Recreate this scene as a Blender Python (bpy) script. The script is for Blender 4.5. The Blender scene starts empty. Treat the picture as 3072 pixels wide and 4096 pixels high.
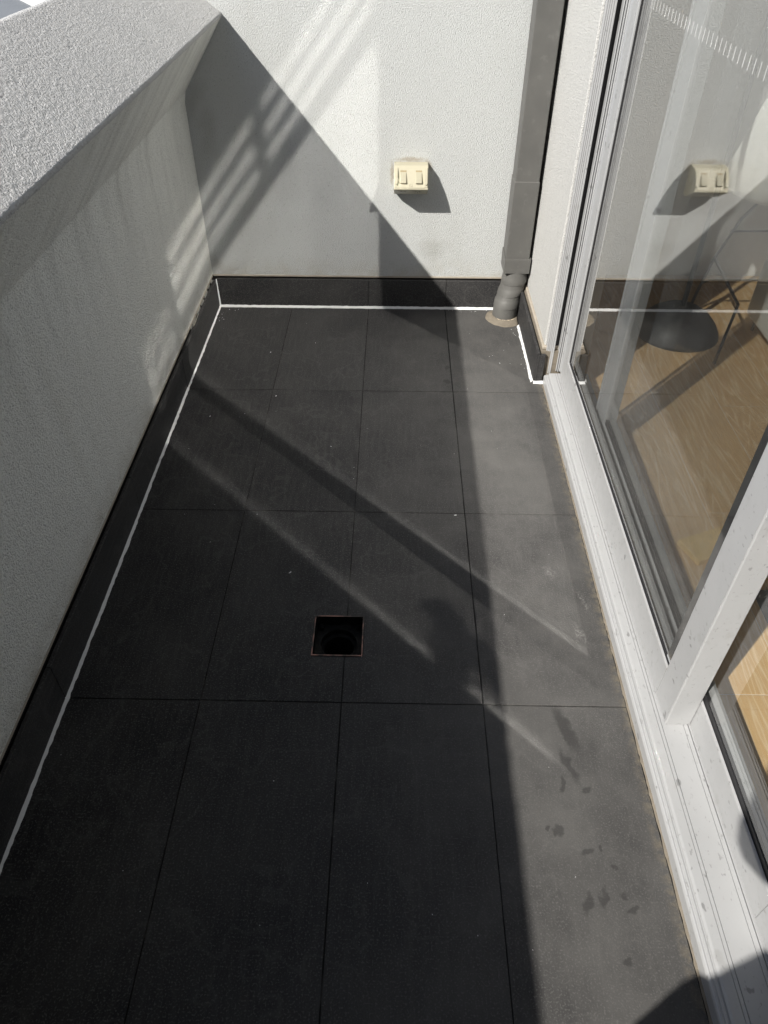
import bpy, bmesh, math, random
from mathutils import Vector, Matrix, noise

random.seed(7)
sc = bpy.context.scene
COL = sc.collection

# ------------------------------------------------------------------ camera
CAM = Vector((0.6851, -2.6621, 1.3412))
RGT = Vector((0.99985768, 0.0165429, 0.00330934))
UPV = Vector((-0.01358899, 0.67347105, 0.73908868))
FWD = Vector((-0.00999793, 0.73902846, -0.67360001))
cam_data = bpy.data.cameras.new('camera')
cam = bpy.data.objects.new('camera', cam_data)
COL.objects.link(cam)
m = Matrix.Identity(4)
for r in range(3):
    m[r][0], m[r][1], m[r][2], m[r][3] = RGT[r], UPV[r], -FWD[r], CAM[r]
cam.matrix_world = m
cam_data.sensor_fit = 'VERTICAL'
cam_data.sensor_height = 36.0
cam_data.lens = 2921.44 / 4096 * 36.0
cam_data.clip_start = 0.02
cam_data.clip_end = 500
sc.camera = cam

# ------------------------------------------------------------------ sky, sun, exposure
SUN = Vector((0.8165, 0.84, -1.0)).normalized()
world = bpy.data.worlds.new('World')
sc.world = world
world.use_nodes = True
wn = world.node_tree
sky = wn.nodes.new('ShaderNodeTexSky')
sky.sky_type = 'NISHITA'
sky.sun_disc = False
sky.sun_elevation = math.asin(-SUN.z)
sky.sun_rotation = math.atan2(-SUN.x, -SUN.y)
wn.links.new(sky.outputs[0], wn.nodes['Background'].inputs[0])
wn.nodes['Background'].inputs[1].default_value = 0.10
sun_data = bpy.data.lights.new('sun', 'SUN')
sun_data.energy = 5.0
sun_data.angle = math.radians(0.65)
sun_data.color = (1.0, 0.955, 0.885)
sun = bpy.data.objects.new('sun', sun_data)
COL.objects.link(sun)
sun.rotation_euler = SUN.to_track_quat('-Z', 'Y').to_euler()
sc.view_settings.view_transform = 'Standard'
sc.view_settings.look = 'None'
sc.view_settings.exposure = 0.48
sc.view_settings.gamma = 1.0

cy = sc.cycles
cy.use_guiding = True            # learns the sunlight mirrored by the door glass
cy.use_surface_guiding = True
cy.guiding_training_samples = 128
cy.use_adaptive_sampling = False
cy.caustics_reflective = True
cy.blur_glossy = 0.0
cy.sample_clamp_indirect = 0.0
cy.max_bounces = 6
cy.diffuse_bounces = 4
cy.glossy_bounces = 4
cy.transparent_max_bounces = 12
cy.use_denoising = True

# ------------------------------------------------------------------ helpers
def link(name, me, mat=None, parent=None):
    o = bpy.data.objects.new(name, me)
    COL.objects.link(o)
    if mat is not None and me is not None:
        me.materials.append(mat)
    if parent is not None:
        o.parent = parent
        o.matrix_parent_inverse = Matrix.Translation(-parent.location)
    return o

def empty(name, loc=(0, 0, 0)):
    o = bpy.data.objects.new(name, None)
    o.location = loc
    o.empty_display_size = 0.05
    COL.objects.link(o)
    return o

def tag(o, label=None, cat=None, group=None, kind=None):
    if label: o['label'] = label
    if cat: o['category'] = cat
    if group: o['group'] = group
    if kind: o['kind'] = kind
    return o

def mesh(name, v, f):
    me = bpy.data.meshes.new(name)
    me.from_pydata([tuple(p) for p in v], [], f)
    me.update()
    return me

def smooth(me, on=True):
    for p in me.polygons:
        p.use_smooth = on
    return me

def fix(bm):
    bmesh.ops.recalc_face_normals(bm, faces=bm.faces)

def to_mesh(bm, name):
    fix(bm)
    me = bpy.data.meshes.new(name)
    bm.to_mesh(me)
    bm.free()
    return me

def box_bm(a, b, bev=0.0, seg=1):
    bm = bmesh.new()
    bmesh.ops.create_cube(bm, size=1.0)
    ax = [min(a[i], b[i]) for i in range(3)]
    bx = [max(a[i], b[i]) for i in range(3)]
    for v in bm.verts:
        v.co = Vector([(ax[i] + bx[i]) / 2 + v.co[i] * (bx[i] - ax[i]) for i in range(3)])
    if bev > 0:
        bmesh.ops.bevel(bm, geom=list(bm.edges), offset=bev, segments=seg, profile=0.5, affect='EDGES')
    return bm

def box(name, a, b, mat, parent=None, bev=0.0, seg=1):
    return link(name, to_mesh(box_bm(a, b, bev, seg), name), mat, parent)

def prism_y(name, prof, y0, y1, mat, parent=None, sm=False):
    """profile of (x, z) points extruded along y"""
    n = len(prof)
    v = [(x, y0, z) for x, z in prof] + [(x, y1, z) for x, z in prof]
    f = [(i, (i + 1) % n, (i + 1) % n + n, i + n) for i in range(n)]
    f += [tuple(range(n)), tuple(range(2 * n - 1, n - 1, -1))]
    bm = bmesh.new()
    vs = [bm.verts.new(p) for p in v]
    for q in f:
        bm.faces.new([vs[i] for i in q])
    bmesh.ops.triangulate(bm, faces=[fc for fc in bm.faces if len(fc.verts) > 4])
    return link(name, to_mesh(bm, name), mat, parent)

def prism_x(name, prof, x0, x1, mat, parent=None, bev=0.0):
    """profile of (y, z) points extruded along x"""
    n = len(prof)
    bm = bmesh.new()
    a = [bm.verts.new((x0, y, z)) for y, z in prof]
    b = [bm.verts.new((x1, y, z)) for y, z in prof]
    for i in range(n):
        bm.faces.new([a[i], a[(i + 1) % n], b[(i + 1) % n], b[i]])
    bm.faces.new(a); bm.faces.new(b[::-1])
    if bev > 0:
        bmesh.ops.bevel(bm, geom=list(bm.edges), offset=bev, segments=2, profile=0.5, affect='EDGES')
    return link(name, to_mesh(bm, name), mat, parent)

def tube_mesh(name, path, r, seg=10, closed=False):
    pts = [Vector(p) for p in path]
    rs = r if isinstance(r, (list, tuple)) else [r] * len(pts)
    v, f = [], []
    prev = None
    for i, p in enumerate(pts):
        t = (pts[min(i + 1, len(pts) - 1)] - pts[max(i - 1, 0)])
        if t.length < 1e-9: t = Vector((0, 0, 1))
        t.normalize()
        ref = prev if prev is not None else (Vector((1, 0, 0)) if abs(t.x) < 0.8 else Vector((0, 1, 0)))
        u = (ref - t * ref.dot(t)).normalized()
        w = t.cross(u)
        prev = u
        for k in range(seg):
            a = 2 * math.pi * k / seg
            v.append(p + (u * math.cos(a) + w * math.sin(a)) * rs[i])
    for i in range(len(pts) - 1):
        for k in range(seg):
            f.append((i * seg + k, i * seg + (k + 1) % seg, (i + 1) * seg + (k + 1) % seg, (i + 1) * seg + k))
    n = len(v)
    v += [pts[0], pts[-1]]
    for k in range(seg):
        f.append((n, (k + 1) % seg, k))
        f.append((n + 1, (len(pts) - 1) * seg + k, (len(pts) - 1) * seg + (k + 1) % seg))
    bm = bmesh.new()
    vs = [bm.verts.new(p) for p in v]
    for q in f: bm.faces.new([vs[i] for i in q])
    me = to_mesh(bm, name)
    return smooth(me)

def tube(name, path, r, mat, parent=None, seg=10):
    return link(name, tube_mesh(name, path, r, seg), mat, parent)

def lathe(name, prof, centre, mat, parent=None, seg=36, sm=True):
    v, f = [], []
    cx, cyy, cz = centre
    for rr, z in prof:
        for k in range(seg):
            a = 2 * math.pi * k / seg
            v.append((cx + rr * math.cos(a), cyy + rr * math.sin(a), cz + z))
    for i in range(len(prof) - 1):
        for k in range(seg):
            f.append((i * seg + k, i * seg + (k + 1) % seg, (i + 1) * seg + (k + 1) % seg, (i + 1) * seg + k))
    bm = bmesh.new()
    vs = [bm.verts.new(p) for p in v]
    for q in f: bm.faces.new([vs[i] for i in q])
    bmesh.ops.remove_doubles(bm, verts=bm.verts, dist=1e-5)
    me = to_mesh(bm, name)
    if sm: smooth(me)
    return link(name, me, mat, parent)

# ------------------------------------------------------------------ materials
class NT:
    def __init__(s, name):
        s.m = bpy.data.materials.new(name)
        s.m.use_nodes = True
        s.t = s.m.node_tree
        s.b = s.t.nodes['Principled BSDF']
        s.out = s.t.nodes['Material Output']
    def n(s, typ, **kw):
        nd = s.t.nodes.new(typ)
        for k, v in kw.items():
            if k.startswith('i_'):
                nd.inputs[k[2:].replace('_', ' ')].default_value = v
            else:
                setattr(nd, k, v)
        return nd
    def l(s, a, b):
        s.t.links.new(a, b)
    def pos(s):
        return s.n('ShaderNodeNewGeometry').outputs['Position']
    def noise(s, vec, scale, detail=3.0, rough=0.55, out='Fac'):
        nd = s.n('ShaderNodeTexNoise')
        nd.inputs['Scale'].default_value = scale
        nd.inputs['Detail'].default_value = detail
        nd.inputs['Roughness'].default_value = rough
        s.l(vec, nd.inputs['Vector'])
        return nd.outputs[out]
    def ramp(s, fac, stops):
        nd = s.n('ShaderNodeValToRGB')
        el = nd.color_ramp.elements
        while len(el) > 1: el.remove(el[-1])
        for i, (p, c) in enumerate(stops):
            e = el[0] if i == 0 else el.new(p)
            e.position = p
            e.color = (*c, 1) if isinstance(c, tuple) else (c, c, c, 1)
        s.l(fac, nd.inputs['Fac'])
        return nd.outputs['Color']
    def math(s, op, a, b=None, clamp=False):
        nd = s.n('ShaderNodeMath', operation=op, use_clamp=clamp)
        for i, x in enumerate((a, b)):
            if x is None: continue
            if isinstance(x, (int, float)): nd.inputs[i].default_value = x
            else: s.l(x, nd.inputs[i])
        return nd.outputs[0]
    def mix(s, fac, a, b, mode='MIX'):
        nd = s.n('ShaderNodeMix', data_type='RGBA', blend_type=mode)
        for sock, x in ((nd.inputs[0], fac), (nd.inputs[6], a), (nd.inputs[7], b)):
            if isinstance(x, (int, float)): sock.default_value = x
            elif isinstance(x, tuple): sock.default_value = (*x, 1)
            else: s.l(x, sock)
        return nd.outputs[2]
    def bump(s, h, strength, dist):
        nd = s.n('ShaderNodeBump')
        nd.inputs['Strength'].default_value = strength
        nd.inputs['Distance'].default_value = dist
        s.l(h, nd.inputs['Height'])
        s.l(nd.outputs['Normal'], s.b.inputs['Normal'])
        return nd
    def set(s, col=None, rough=None, spec=None, metal=None):
        for k, x in (('Base Color', col), ('Roughness', rough), ('Specular IOR Level', spec), ('Metallic', metal)):
            if x is None: continue
            if isinstance(x, (int, float)): s.b.inputs[k].default_value = x
            elif isinstance(x, tuple): s.b.inputs[k].default_value = (*x, 1)
            else: s.l(x, s.b.inputs[k])
        return s.m

def spots(s, vec, pts, soft=0.5, warp=0.0, wscale=30):
    """a mask with a soft blot at each (x, y, rx, ry, angle)"""
    if warp:
        nz = s.n('ShaderNodeTexNoise'); nz.inputs['Scale'].default_value = wscale; nz.inputs['Detail'].default_value = 3
        s.l(vec, nz.inputs['Vector'])
        sub = s.n('ShaderNodeVectorMath', operation='SUBTRACT'); s.l(nz.outputs['Color'], sub.inputs[0]); sub.inputs[1].default_value = (.5, .5, .5)
        scl = s.n('ShaderNodeVectorMath', operation='SCALE'); s.l(sub.outputs[0], scl.inputs[0]); scl.inputs['Scale'].default_value = warp
        add = s.n('ShaderNodeVectorMath', operation='ADD'); s.l(vec, add.inputs[0]); s.l(scl.outputs[0], add.inputs[1])
        vec = add.outputs[0]
    acc = None
    for (x, y, rx, ry, ang) in pts:
        mp = s.n('ShaderNodeMapping', vector_type='TEXTURE')
        mp.inputs['Location'].default_value = (x, y, 0)
        mp.inputs['Rotation'].default_value = (0, 0, ang)
        mp.inputs['Scale'].default_value = (rx, ry, 1)
        s.l(vec, mp.inputs['Vector'])
        ln = s.n('ShaderNodeVectorMath', operation='LENGTH'); s.l(mp.outputs[0], ln.inputs[0])
        mr = s.n('ShaderNodeMapRange', interpolation_type='SMOOTHSTEP')
        mr.inputs['From Min'].default_value = 1.0; mr.inputs['From Max'].default_value = 1.0 - soft
        s.l(ln.outputs['Value'], mr.inputs['Value'])
        acc = mr.outputs[0] if acc is None else s.math('MAXIMUM', acc, mr.outputs[0])
    return acc

def mat_render(name, base, grain, strength, dirt=0.25, seed=0.0, wear=None, pitk=0.38):
    s = NT(name)
    p = s.pos()
    mp = s.n('ShaderNodeMapping'); mp.inputs['Location'].default_value = (seed, seed * 1.7, seed * .6); s.l(p, mp.inputs[0]); p2 = mp.outputs[0]
    n1 = s.noise(p2, grain, 2.0, 0.6)
    n2 = s.noise(p2, grain * 2.3, 2.0, 0.6)
    h = s.math('ADD', s.math('MULTIPLY', n1, 0.75), s.math('MULTIPLY', n2, 0.35))
    hs = s.ramp(h, [(0.36, 0.0), (0.64, 1.0)])
    s.bump(hs, strength, 0.0028)
    big = s.noise(p2, 2.2, 5.0, 0.6)
    streak_map = s.n('ShaderNodeMapping'); streak_map.inputs['Scale'].default_value = (9, 9, 1.1); s.l(p2, streak_map.inputs[0])
    streak = s.noise(streak_map.outputs[0], 1.6, 4.0, 0.6)
    d = s.math('MULTIPLY', s.ramp(big, [(0.42, 0.0), (0.72, 1.0)]), s.ramp(streak, [(0.45, 0.0), (0.7, 1.0)]))
    dark = tuple(c * k for c, k in zip(base, (0.66, 0.64, 0.58)))
    c = s.mix(s.math('MULTIPLY', d, dirt), base, dark)
    pit = s.ramp(h, [(0.36, 1.0), (0.50, 0.0)])  # pits darkened in colour: lodged dirt plus the grain's painted shade
    c = s.mix(s.math('MULTIPLY', pit, pitk), c, tuple(x * 0.42 for x in base))
    # fine specks of grime lodged in the coat
    sp = s.noise(p2, grain * 0.8, 1.0, 0.5)
    c = s.mix(s.math('MULTIPLY', s.ramp(sp, [(0.69, 0.0), (0.74, 1.0)]), 0.35), c, tuple(x * 0.35 for x in base))
    if wear:
        c = wear(s, p, c)
    s.set(c, 0.9, 0.2)
    return s.m

def socket_halo(s, p, c):
    # brown weathering line left on the coat round the power outlet and a grimy foot
    sep = s.n('ShaderNodeSeparateXYZ'); s.l(p, sep.inputs[0])
    cmb = s.n('ShaderNodeCombineXYZ'); s.l(sep.outputs['X'], cmb.inputs['X']); s.l(sep.outputs['Z'], cmb.inputs['Y'])
    msk = spots(s, cmb.outputs[0], [(0.735, 0.545, 0.075, 0.012, 0), (0.797, 0.53, 0.014, 0.03, 0.5), (0.672, 0.50, 0.01, 0.055, 0)], 0.8, 0.012, 60)
    c = s.mix(s.math('MULTIPLY', msk, 0.55), c, (0.26, 0.20, 0.12))
    msk2 = spots(s, cmb.outputs[0], [(0.83, 0.24, 0.09, 0.05, 0.0), (0.02, 0.72, 0.05, 0.10, -.6), (0.05, 0.63, 0.05, 0.14, 0), (0.01, 0.17, 0.03, 0.06, 0), (0.03, 0.84, .04, .12, -.6)], 1.0, 0.09, 14)
    c = s.mix(s.math('MULTIPLY', msk2, 0.24), c, (0.22, 0.21, 0.18))
    foot = s.n('ShaderNodeMapRange'); foot.inputs['From Min'].default_value = 0.20; foot.inputs['From Max'].default_value = 0.122
    s.l(sep.outputs['Z'], foot.inputs['Value'])
    fn = s.ramp(s.noise(p, 18, 4, 0.6), [(0.35, 0.0), (0.7, 1.0)])
    c = s.mix(s.math('MULTIPLY', s.math('MULTIPLY', foot.outputs[0], fn), 0.5), c, (0.38, 0.35, 0.27))
    return c

def foot_wear(s, p, c):
    sep = s.n('ShaderNodeSeparateXYZ'); s.l(p, sep.inputs[0])
    foot = s.n('ShaderNodeMapRange'); foot.inputs['From Min'].default_value = 0.19; foot.inputs['From Max'].default_value = 0.122
    s.l(sep.outputs['Z'], foot.inputs['Value'])
    fn = s.ramp(s.noise(p, 14, 4, 0.6), [(0.35, 0.1), (0.7, 1.0)])
    c = s.mix(s.math('MULTIPLY', s.math('MULTIPLY', foot.outputs[0], fn), 0.55), c, (0.33, 0.29, 0.21))
    mp = s.n('ShaderNodeMapping'); mp.inputs['Scale'].default_value = (1, 9, 1.2); s.l(p, mp.inputs[0])
    run = s.ramp(s.noise(mp.outputs[0], 1.5, 4, 0.65), [(0.45, 0.0), (0.75, 1.0)])
    hi = s.n('ShaderNodeMapRange'); hi.inputs['From Min'].default_value = 0.35; hi.inputs['From Max'].default_value = 0.72
    s.l(sep.outputs['Z'], hi.inputs['Value'])
    return s.mix(s.math('MULTIPLY', s.math('MULTIPLY', run, hi.outputs[0]), 0.30), c, (0.24, 0.235, 0.21))

M_back = mat_render('wall_render', (0.54, 0.556, 0.552), 250, 0.7, 0.22, 0.0, socket_halo)
M_left = mat_render('parapet_render', (0.84, 0.845, 0.80), 220, 0.8, 0.3, 3.1, foot_wear, 0.62)  # paler copy of the coping render, lifting the shaded face in colour
M_cop = mat_render('coping_render', (0.64, 0.64, 0.635), 260, 0.9, 0.12, 5.7, None, 0.6)  # same render as the parapet face, darker copy for the sunlit cap
M_nib = mat_render('nib_render', (0.55, 0.55, 0.535), 230, 0.7, 0.12, 8.3, None, 0.5)

def mat_tile(name, floor=True):
    s = NT(name)
    p = s.pos()
    oi = s.n('ShaderNodeObjectInfo')
    rnd = oi.outputs['Random']
    base = s.mix(rnd, (0.017, 0.017, 0.019), (0.032, 0.032, 0.033))
    cloud = s.noise(p, 3.5, 6.0, 0.62)
    base = s.mix(s.ramp(cloud, [(0.38, 0.0), (0.75, 0.8)]), base, (0.060, 0.059, 0.058))
    ringf = s.noise(p, 4.2, 3.0, 0.55)
    tide = s.ramp(ringf, [(0.485, 0.0), (0.498, 1.0), (0.505, 0.0)])      # dried tide lines
    base = s.mix(s.math('MULTIPLY', tide, 0.22), base, (0.11, 0.108, 0.104))
    mp = s.n('ShaderNodeMapping'); mp.inputs['Scale'].default_value = (1.0, 0.12, 1.0) ; s.l(p, mp.inputs[0])
    fine = s.noise(mp.outputs[0], 90, 3.0, 0.6)
    base = s.mix(s.ramp(fine, [(0.45, 0.0), (0.75, 0.35)]), base, (0.075, 0.073, 0.07))
    grit = s.noise(p, 300, 2.0, 0.5)
    base = s.mix(s.ramp(grit, [(0.54, 0.0), (0.70, 0.7)]), base, (0.115, 0.113, 0.109))
    rough = s.ramp(cloud, [(0.3, 0.50), (0.7, 0.66)])
    if floor:
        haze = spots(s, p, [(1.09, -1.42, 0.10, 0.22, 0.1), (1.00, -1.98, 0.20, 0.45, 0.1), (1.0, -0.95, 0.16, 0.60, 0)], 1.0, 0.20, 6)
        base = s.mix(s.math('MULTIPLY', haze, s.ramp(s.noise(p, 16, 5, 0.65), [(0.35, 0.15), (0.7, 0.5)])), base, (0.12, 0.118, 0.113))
        smear = spots(s, p, [(1.085, -1.41, 0.022, 0.028, 0.4), (1.125, -1.60, 0.016, 0.05, 0.3), (1.15, -1.50, 0.012, 0.06, 0.2)], 1.0, 0.04, 40)
        base = s.mix(s.math('MULTIPLY', smear, s.ramp(s.noise(p, 160, 3, 0.7), [(0.45, 0.0), (0.65, 0.8)])), base, (0.25, 0.245, 0.235))
        # dust film, thickened towards the door to paint the sunlit strip lighter
        sep = s.n('ShaderNodeSeparateXYZ'); s.l(p, sep.inputs[0])
        tr_ = s.n('ShaderNodeMapRange', interpolation_type='SMOOTHSTEP'); tr_.inputs['From Min'].default_value = 0.45; tr_.inputs['From Max'].default_value = 1.10
        s.l(sep.outputs['X'], tr_.inputs['Value'])
        base = s.mix(s.math('MULTIPLY', tr_.outputs[0], s.ramp(s.noise(p, 7, 5, 0.65), [(0.25, 0.20), (0.75, 0.66)])), base, (0.118, 0.115, 0.110))
        wet = spots(s, p, [(1.042, -1.93, 0.013, 0.045, 0.35), (1.024, -1.965, 0.008, 0.022, -0.3), (1.067, -1.976, 0.010, 0.009, 0), (1.0, -2.057, 0.010, 0.014, 0.3),
                           (0.984, -2.053, 0.006, 0.008, 0), (1.049, -2.094, 0.014, 0.008, 0.6), (1.075, -2.086, 0.006, 0.008, 0), (1.032, -2.184, 0.011, 0.026, -0.5),
                           (1.062, -2.172, 0.009, 0.022, -0.2), (1.095, -2.168, 0.008, 0.008, 0), (1.082, -2.268, 0.010, 0.011, 0), (1.05, -1.85, 0.02, 0.07, 0.3),
                           (1.09, -2.12, 0.006, 0.006, 0), (1.11, -2.19, 0.012, 0.01, 0), (0.872, -0.44, 0.012, 0.018, 0), (0.868, -0.53, 0.014, 0.02, 0), (0.64, -0.597, 0.055, 0.007, 0),
                           (0.578, -0.8, 0.008, 0.05, 0.1), (0.578, -0.95, 0.007, 0.04, 0), (0.577, -1.13, 0.009, 0.02, 0)], 0.55, 0.03, 45)
        base = s.mix(s.math('MULTIPLY', wet, 0.62), base, (0.034, 0.033, 0.033))
        ed = s.n('ShaderNodeMapRange'); ed.inputs['From Min'].default_value = 1.165; ed.inputs['From Max'].default_value = 1.192
        s.l(sep.outputs['X'], ed.inputs['Value'])
        base = s.mix(s.math('MULTIPLY', ed.outputs[0], s.ramp(s.noise(p, 45, 4, 0.7), [(0.42, 0.0), (0.62, 0.8)])), base, (0.17, 0.145, 0.105))
    gb = s.noise(p, 330, 3.0, 0.6)
    s.bump(gb, 0.42, 0.0012)
    s.set(base, rough, 0.16)
    return s.m

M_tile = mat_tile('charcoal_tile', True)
M_skirt = mat_tile('skirting_tile', False)

def mat_simple(name, col, rough, spec=0.5, metal=0.0, nscale=40, namt=0.12, bump=0.0, bscale=300):
    s = NT(name)
    p = s.pos()
    nz = s.ramp(s.noise(p, nscale, 4, 0.6), [(0.3, 0.0), (0.75, 1.0)])
    c = s.mix(s.math('MULTIPLY', nz, namt), col, tuple(x * 0.45 for x in col))
    s.set(c, rough, spec, metal)
    if bump:
        s.bump(s.noise(p, bscale, 3, 0.6), bump, 0.001)
    return s.m

def mat_alu(name, col=(0.375, 0.38, 0.385), specks=True, rough=0.36):
    s = NT(name)
    p = s.pos()
    film = s.ramp(s.noise(p, 11, 5, 0.65), [(0.35, 0.0), (0.75, 1.0)])
    c = s.mix(s.math('MULTIPLY', film, 0.18), col, tuple(x * 0.72 for x in col))
    if specks:
        mp = s.n('ShaderNodeMapping'); mp.inputs['Scale'].default_value = (1.0, 0.55, 0.8); s.l(p, mp.inputs[0])
        k = s.math('MULTIPLY', s.ramp(s.noise(mp.outputs[0], 130, 3, 0.6), [(0.62, 0.0), (0.68, 1.0)]), s.ramp(s.noise(p, 9, 2, 0.5), [(0.36, 0.0), (0.58, 1.0)]))
        c = s.mix(s.math('MULTIPLY', k, 0.55), c, (0.16, 0.16, 0.155))
        run = s.ramp(s.noise(mp.outputs[0], 34, 3, 0.6), [(0.62, 0.0), (0.72, 1.0)])
        c = s.mix(s.math('MULTIPLY', run, 0.26), c, (0.24, 0.235, 0.22))
        big = s.math('MULTIPLY', s.ramp(s.noise(mp.outputs[0], 48, 2, 0.5), [(0.70, 0.0), (0.73, 1.0)]), 0.6)
        c = s.mix(big, c, (0.12, 0.12, 0.118))
    rg = s.ramp(s.noise(p, 25, 4, 0.6), [(0.3, rough - 0.05), (0.7, rough + 0.14)])
    s.set(c, rg, 0.5)
    s.bump(s.noise(p, 500, 2, 0.5), 0.06, 0.0005)
    return s.m

M_alu = mat_alu('powder_coated_aluminium')
M_alu_in = mat_alu('sash_aluminium', (0.40, 0.41, 0.42), True, 0.42)
M_polish = mat_simple('bright_anodised_bead', (0.88, 0.89, 0.90), 0.055, 0.5, 1.0, 20, 0.03)
M_gasket = mat_simple('black_gasket', (0.02, 0.02, 0.022), 0.55)
M_gap = mat_simple('painted_slot_shade', (0.018, 0.017, 0.016), 0.9, 0.1)  # shadow of the slot over the skirting, put into a near-black colour
M_tan = mat_simple('tan_mortar', (0.20, 0.175, 0.14), 0.95, 0.1, 0, 60, 0.5, 0.6, 200)
M_edge = mat_simple('raw_render_edge', (0.40, 0.36, 0.30), 0.95, 0.1, 0, 30, 0.4, 0.5, 160)
M_seal = mat_simple('white_sealant', (0.66, 0.67, 0.67), 0.5, 0.4, 0, 50, 0.08, 0.25, 120)
def mat_grout():
    s = NT('dark_grout')
    p = s.pos()
    k = s.ramp(s.noise(p, 7, 5, 0.7), [(0.50, 0.0), (0.72, 1.0)])
    s.set(s.mix(s.math('MULTIPLY', k, 0.5), (0.020, 0.0195, 0.019), (0.17, 0.165, 0.155)), 0.9, 0.1)
    return s.m
M_grout = mat_grout()

def mat_downpipe():
    s = NT('downpipe_paint')
    p = s.pos()
    c = s.mix(s.ramp(s.noise(p, 14, 5, 0.6), [(0.35, 0.0), (0.75, 0.6)]), (0.098, 0.097, 0.092), (0.128, 0.126, 0.118))
    chalk = s.ramp(s.noise(p, 34, 3, 0.6), [(0.60, 0.0), (0.70, 0.35)])
    c = s.mix(chalk, c, (0.16, 0.158, 0.15))
    s.set(c, 0.5, 0.4)
    s.bump(s.noise(p, 40, 4, 0.55), 0.10, 0.002)
    return s.m
M_pipe = mat_downpipe()
M_cream = mat_simple('aged_cream_plastic', (0.43, 0.405, 0.305), 0.45, 0.45, 0, 26, 0.10)
M_cream2 = mat_simple('cream_switch_plastic', (0.40, 0.378, 0.285), 0.4, 0.45, 0, 60, 0.12)
M_hole = mat_simple('socket_slot', (0.01, 0.01, 0.01), 0.7)

def mat_drain():
    s = NT('drain_plastic')
    p = s.pos()
    c = s.mix(s.ramp(s.noise(p, 60, 5, 0.7), [(0.42, 0.0), (0.68, 1.0)]), (0.003, 0.003, 0.003), (0.016, 0.015, 0.013))
    s.set(c, 0.6, 0.15)
    return s.m
M_drain = mat_drain()
def mat_copper():
    s = NT('drain_frame_metal')
    p = s.pos()
    k = s.ramp(s.noise(p, 26, 4, 0.6), [(0.42, 0.0), (0.6, 1.0)])
    s.set(s.mix(k, (0.05, 0.045, 0.042), (0.27, 0.15, 0.125)), 0.4, 0.5, 0.6)
    return s.m
M_copper = mat_copper()

def mat_glass(name, tint, r0):
    s = NT(name)
    s.t.nodes.remove(s.b)
    lw = s.n('ShaderNodeLayerWeight'); lw.inputs['Blend'].default_value = 0.5
    pw = s.math('POWER', lw.outputs['Facing'], 5.0)
    fr = s.math('ADD', s.math('MULTIPLY', pw, 1.0 - r0), r0, clamp=True)
    tr = s.n('ShaderNodeBsdfTransparent'); tr.inputs['Color'].default_value = (*tint, 1)
    gl = s.n('ShaderNodeBsdfGlossy'); gl.inputs['Roughness'].default_value = 0.025
    mx = s.n('ShaderNodeMixShader')
    s.l(fr, mx.inputs[0]); s.l(tr.outputs[0], mx.inputs[1]); s.l(gl.outputs[0], mx.inputs[2])
    # dust film on the pane
    p = s.pos()
    df = s.n('ShaderNodeBsdfDiffuse'); df.inputs['Color'].default_value = (0.55, 0.55, 0.52, 1)
    dust = s.math('MULTIPLY', s.ramp(s.noise(p, 6, 5, 0.65), [(0.3, 0.3), (0.8, 1.0)]), 0.012)
    mx2 = s.n('ShaderNodeMixShader')
    s.l(dust, mx2.inputs[0]); s.l(mx.outputs[0], mx2.inputs[1]); s.l(df.outputs[0], mx2.inputs[2])
    s.l(mx2.outputs[0], s.out.inputs['Surface'])
    return s.m
M_glass = mat_glass('door_glass', (0.975, 0.985, 0.98), 0.46)
M_glass_in = mat_glass('sash_glass', (0.97, 0.98, 0.975), 0.24)
def mat_clear():
    s = NT('pane_core')
    s.t.nodes.remove(s.b)
    tr = s.n('ShaderNodeBsdfTransparent'); tr.inputs['Color'].default_value = (0.985, 0.99, 0.99, 1)
    s.l(tr.outputs[0], s.out.inputs['Surface'])
    return s.m
M_clear = mat_clear()
def pane(name, a, b, parent, coat):
    # the coated face towards the balcony mirrors; the body of the pane is clear
    o = box(name, a, b, M_clear, parent)
    o.data.materials.append(coat)
    for p in o.data.polygons:
        if p.normal.x < -0.9: p.material_index = 1
    return o
M_mark = mat_simple('white_film', (0.62, 0.63, 0.63), 0.6)

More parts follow.
